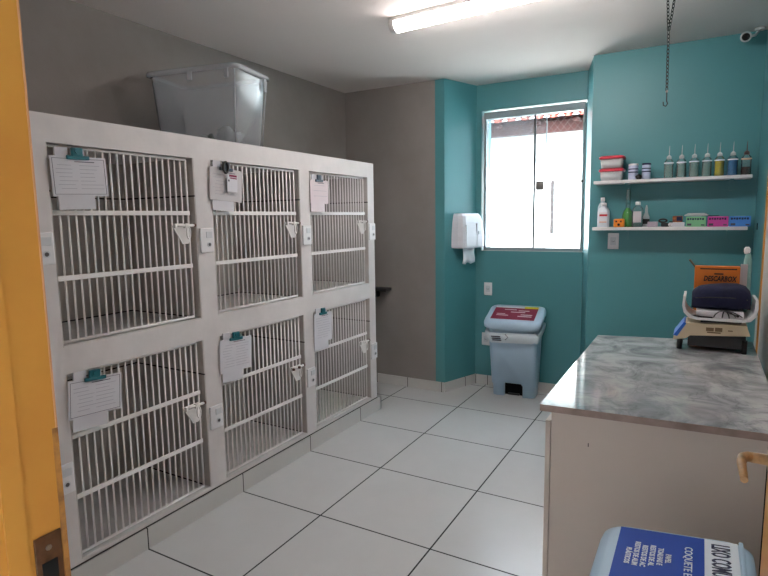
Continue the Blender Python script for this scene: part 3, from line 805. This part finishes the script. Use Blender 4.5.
MB().lathe([(.010, .46), (.014, .47), (.014, .486), (.008, .495)], (-.006, 0, 0), 12).build('tube_cap', M_plate, wr)
MB().box(-.030, .0, -.023, -.019, .26, .41).build('white_sheet', M_paper2, wr)

# ------------------------------------------------------------------ shelves and what stands on them
S1, S2 = 1.761, 1.438
for z, nm in ((S1, 'upper'), (S2, 'lower')):
    s_ = empty('wall_shelf', (1.508, YS, z), label='white %s shelf on the teal wall' % nm, cat='shelf', group='white wall shelves')
    MB().box(0, .935 - (.008 if nm == 'lower' else 0), -.175, 0, -.021, 0, bevel=.002).build('shelf_board', M_shelf, s_)
    for x in (.20, .82):
        MB().box(x, x + .02, -.15, 0, -.028, -.021).box(x, x + .02, -.012, 0, -.09, -.021).build('shelf_bracket', M_teal, s_)
YI = 1.45
# food containers, one on the other
def container(z, label, fill):
    r = empty('food_container', (1.615, 1.462, z), label=label, cat='container', group='red lidded containers on the upper shelf')
    R = [rrect(.135, .10, .02, .001), rrect(.150, .115, .025, .064)]
    MB().loft(R).build('container_body', M_cwhite, r)
    MB().loft([rrect(.118, .085, .02, .004), rrect(.128, .095, .02, .05)]).build('contents', fill, r)
    MB().loft([rrect(.160, .125, .03, .0645), rrect(.168, .132, .032, .068), rrect(.166, .130, .032, .080), rrect(.140, .105, .025, .086)]).build('container_lid', M_red, r)
container(S1, 'red lidded container of dark stuff at the left of the upper shelf', mat('brown contents', rgb(120, 100, 100), .8, noise=.4, nscale=60))
container(S1 + .0865, 'red lidded container of white stuff stacked on the other container', mat('white cotton', rgb(226, 220, 216), .9, bump=.5, bscale=80))
def can(x, h, label, r_=.031):
    r = empty('printed_can', (x, YI, S1), label=label, cat='can', group='printed cans on the upper shelf')
    MB().lathe([(r_ - .002, .0005), (r_, .004), (r_, h - .004), (r_ - .002, h)], (0, 0, 0), 20).build('can_body', mat('pale can print', rgb(186, 196, 222), .4, noise=.25, nscale=30), r)
    MB().lathe([(r_ - .001, h), (r_ + .001, h + .003), (r_, h + .012), (r_ - .006, h + .013)], (0, 0, 0), 20).build('can_lid', M_plate if x < 1.8 else M_navyink, r)
    q = MB(); q.bm.free(); q = MB().lathe([(r_ + .0006, h * .72), (r_ + .0006, h * .79)], (0, 0, 0), 20, cap=False).lathe([(r_ + .0006, h * .50), (r_ + .0006, h * .58)], (0, 0, 0), 20, cap=False)
    q.build('can_stripe', M_navyink, r)
can(1.754, .098, 'pale printed can just right of the red lidded containers')
can(1.836, .098, 'pale printed can with dark lid, right of the other can', .028)
blob('dark_lump', (1.794, 1.405, S1 + .016), (.020, .016, .020), M_dark, 3, .3, label='small black lump between the two printed cans', cat='cap')
# squeeze bottles
def squeeze(x, liq, level, label, tip=M_cwhite, band=M_white, k=1.0):
    r = empty('squeeze_bottle', (x, YI, S1), label=label, cat='bottle', group='squeeze bottles on the upper shelf')
    MB().lathe([(.024, .0006), (.0275, .004), (.0285, .02), (.0270, .05), (.0275, .085), (.0285, .100), (.026, .112), (.020, .121), (.0135, .127), (.0135, .134)], (0, 0, 0), 20).build('bottle_body', M_clear, r)
    if liq: MB().lathe([(.022, .002), (.0265, .008), (.0265, .02), (.0252, .05), (.0255, min(level, .084)), (.0255, level)], (0, 0, 0), 20).build('liquid', liq, r)
    MB().lathe([(.0155, .128), (.0155, .144), (.010, .150), (.006, .154)], (0, 0, 0), 16).build('bottle_cap', tip, r)
    MB().tube([(0, 0, .150), (0, 0, .185), (.001, 0, .215)], [.0034, .0022, .0012], 8).build('nozzle', tip, r)
    MB().lathe([(.0292, .0985), (.0292, .106)], (0, 0, 0), 20, cap=False).build('label_band', band, r)
    return r
xs = [1.972, 2.047, 2.121, 2.194, 2.264, 2.337, 2.410]
squeeze(xs[0], M_liqc, .09, 'clear squeeze bottle, leftmost of the row and nearest the cans')
squeeze(xs[1], M_liqc, .094, 'clear squeeze bottle, second from the left in the row')
squeeze(xs[2], M_liqc, .10, 'clear squeeze bottle, third from the left in the row')
squeeze(xs[3], M_liqc, .098, 'clear squeeze bottle right beside the yellow one')
squeeze(xs[4], M_liqy, .098, 'squeeze bottle filled with yellow liquid on the upper shelf')
squeeze(xs[5], M_liqb, .104, 'squeeze bottle filled with blue liquid on the upper shelf')
squeeze(xs[6], M_liqd, .052, 'squeeze bottle half full of dark liquid at the shelf end', tip=mat('brown nozzle', rgb(86, 56, 56), .5), band=mat('tan band', rgb(206, 170, 140), .5))

# lower shelf
def flask(name, x, y, w_, d_, h, body, cap, label, lab=None, red=False, grp='bottles on the lower shelf'):
    r = empty(name, (x, y, S2), label=label, cat='bottle', group=grp)
    MB().loft([rrect(w_ - .006, d_ - .006, .014, .0006), rrect(w_, d_, .016, .006), rrect(w_, d_, .018, h * .66), rrect(w_ * .8, d_ * .8, .016, h * .76), rrect(w_ * .42, d_ * .42, .007, h * .84), rrect(w_ * .36, d_ * .36, .006, h * .88)]).build('bottle_body', body, r)
    MB().lathe([(w_ * .23, h * .87), (w_ * .24, h * .88), (w_ * .24, h * .985), (w_ * .18, h)], (0, 0, 0), 14).build('bottle_cap', cap, r)
    if lab: MB().box(-w_ * .36, w_ * .36, -d_ / 2 - .0012, -d_ / 2, h * .18, h * .62).build('bottle_label', lab, r)
    if red:
        MB().box(-w_ * .30, w_ * .38, -d_ / 2 - .0026, -d_ / 2 - .0012, h * .45, h * .53).build('red_stripe', mat('red print', rgb(196, 36, 50), .5), r)
        MB().box(-w_ * .30, w_ * .30, -d_ / 2 - .0026, -d_ / 2 - .0012, h * .20, h * .23).build('orange_stripe', M_orange, r)
    return r
flask('white_bottle', 1.576, 1.41, .078, .05, .172, mat('white bottle plastic', rgb(216, 222, 230), .4), M_plate, 'white bottle with red stripe in front on the lower shelf', M_paper, True)
flask('white_bottle', 1.556, 1.49, .062, .05, .212, mat('milky bottle plastic', rgb(190, 206, 214), .4), M_plate, 'taller milky bottle behind the red striped one')
flask('clear_bottle', 1.794, 1.44, .070, .05, .174, M_clear, M_plate, 'clear bottle with square white label on the lower shelf', M_paper2)
r = empty('small_spray', (1.845, 1.485, S2), label='thin grey spray bottle behind the clear labelled bottle', cat='bottle')
MB().lathe([(.020, .0006), (.022, .01), (.022, .07), (.010, .10), (.009, .13), (.004, .150)], (0, 0, 0), 12).build('spray_body', M_cwhite, r)
MB().lathe([(.0225, .02), (.0225, .055)], (0, 0, 0), 12, cap=False).build('spray_band', M_joint, r)
r = empty('green_bottle', (1.728, 1.465, S2), label='green liquid bottle with a long thin neck on the lower shelf', cat='bottle')
MB().lathe([(.032, .0006), (.036, .006), (.036, .085), (.028, .110), (.014, .130), (.012, .215), (.014, .220), (.012, .255), (.006, .262)], (0, 0, 0), 16).build('bottle_body', M_clear, r)
MB().lathe([(.030, .002), (.034, .008), (.034, .085), (.026, .108), (.012, .126), (.010, .134)], (0, 0, 0), 16).build('liquid', M_liqg, r)
MB().lathe([(.0165, .155), (.0165, .185)], (0, 0, 0), 12).build('neck_ring', mat('teal ring', rgb(60, 112, 116), .5), r)
r = empty('orange_holder', (1.681, 1.40, S2), label='small orange box with dark face marks on the lower shelf', cat='box')
MB().box(-.034, .034, -.022, .022, .0006, .058, bevel=.006).build('holder_body', M_orange, r)
q = MB()
for a, c_, s_ in ((-.016, .040, .006), (.014, .040, .006), (0, .018, .009)): q.lathe([(s_, 0), (s_, -.0015)], (a, -.0215, c_), 10, 'Y')
q.build('face_marks', M_black, r)
tag(MB().box(1.861, 1.922, 1.40, 1.46, S2 + .0006, S2 + .036, bevel=.003).build('small_box', mat('mauve card', rgb(186, 170, 184), .6)), 'small pale mauve box left of the black tape reel', 'box')
r = empty('tape_dispenser', (1.955, 1.44, S2), label='black tape dispenser in the middle of the lower shelf', cat='tape dispenser')
MB().box(-.012, .05, -.022, .022, .0006, .028, bevel=.005).build('dispenser_base', M_dark, r)
MB().tube([(-.002 + .024 * math.cos(a), 0, .042 + .010 * math.sin(a)) for a in [2 * PI * q / 16 for q in range(16)]], .006, 8, closed=True).build('tape_ring', M_dark, r)
tag(MB().lathe([(.006, .0006), (.013, .012), (.013, .020), (.006, .030)], (2.0, 1.41, S2), 12).build('white_stopper', M_plate), 'tiny white stopper between the black tape and white carton', 'stopper')
tag(MB().box(2.012, 2.083, 1.39, 1.45, S2 + .0006, S2 + .030, bevel=.002).build('small_carton', M_paper), 'flat white carton under the orange and blue packet', 'carton')
r = empty('small_packet', (2.042, 1.42, S2 + .031), label='small orange and dark packet standing on the white carton', cat='packet')
MB().box(-.030, .030, -.020, .020, 0, .042, bevel=.006).build('packet_body', mat('dark orange print', rgb(190, 110, 50), .6, noise=.6, nscale=40, col2=rgb(60, 40, 70)), r)
MB().box(-.006, .026, -.0215, -.020, .010, .038).build('packet_patch', M_navyink, r)
MB().box(-.05, .0, -.012, .012, 0, .006).build('packet_flap', M_dark, r)
def glove_box(x, m, label):
    r = empty('glove_box', (x, 1.44, S2), label=label, cat='box', group='glove boxes on the lower shelf')
    MB().box(-.057, .057, -.05, .05, .0006, .066, bevel=.0015).build('carton', m, r)
    q = MB()
    for i in range(7): q.box(-.050 + i * .0142, -.040 + i * .0142, -.0512, -.05, .044 + (i % 2) * .002, .057)
    q.build('printed_band', M_navyink, r)
    MB().box(-.05, -.025, -.0512, -.05, .008, .022).box(.03, .05, -.0512, -.05, .008, .016).build('printed_mark', M_ink, r)
    MB().loft([[(.030 * math.cos(a), .014 * math.sin(a), .0662) for a in [2 * PI * q / 12 for q in range(12)]], [(.030 * math.cos(a), .014 * math.sin(a), .0668) for a in [2 * PI * q / 12 for q in range(12)]]], smooth=False).build('glove_opening', M_paper, r)
glove_box(2.149, M_glovg, 'pale green glove box, leftmost of the three on the lower shelf')
glove_box(2.273, M_glovp, 'magenta glove box between the green and the blue one')
glove_box(2.394, M_glovb, 'blue glove box at the right end of the lower shelf')
r = empty('folded_pack', (2.15, 1.46, S2 + .070), label='pale folded plastic pack lying on the green glove box', cat='packet')
MB().loft([rrect(.13, .06, .02, 0.0), rrect(.15, .07, .03, .006), rrect(.10, .05, .02, .020)]).build('pack_body', M_cwhite, r)
MB().box(.03, .13, -.02, .02, -.001, .003).build('pack_strip', M_joint, r)

# ------------------------------------------------------------------ lights
sun = bpy.data.lights.new('sun', 'SUN'); sun.energy = 55.0; sun.angle = .02; sun.color = (.96, .97, 1.0)
so = bpy.data.objects.new('sun', sun); COL.objects.link(so)
so.rotation_euler = Vector((.25, .62, -1.15)).to_track_quat('-Z', 'Y').to_euler()
wd = bpy.data.worlds.new('world'); bpy.context.scene.world = wd; wd.use_nodes = True
bg = wd.node_tree.nodes['Background']; bg.inputs[0].default_value = (.80, .90, 1.0, 1); bg.inputs[1].default_value = 10.0

sc_ = bpy.context.scene
sc_.view_settings.view_transform = 'Standard'; sc_.view_settings.look = 'None'
sc_.view_settings.gamma = 1; sc_.view_settings.use_curve_mapping = False
sc_.view_settings.exposure = 0.70

# ------------------------------------------------------------------ camera
cd = bpy.data.cameras.new('camera'); co = bpy.data.objects.new('camera', cd); COL.objects.link(co)
f_px, yaw, pitch, roll = 553.70, .5190, -.1240, -.0148
cd.sensor_fit = 'HORIZONTAL'; cd.sensor_width = 36; cd.lens = 36 * f_px / 768; cd.clip_start = .02
fw = Vector((-math.sin(yaw), math.cos(yaw), 0)); rt = Vector((math.cos(yaw), math.sin(yaw), 0)); up = Vector((0, 0, 1))
F = fw * math.cos(pitch) + up * math.sin(pitch); U = up * math.cos(pitch) - fw * math.sin(pitch)
Rr = rt * math.cos(roll) + U * math.sin(roll); Uu = U * math.cos(roll) - rt * math.sin(roll)
mw = Matrix((Rr, Uu, -F)).transposed().to_4x4(); mw.translation = Vector((2.18001, -2.79912, 1.51917))
co.matrix_world = mw
sc_.camera = co
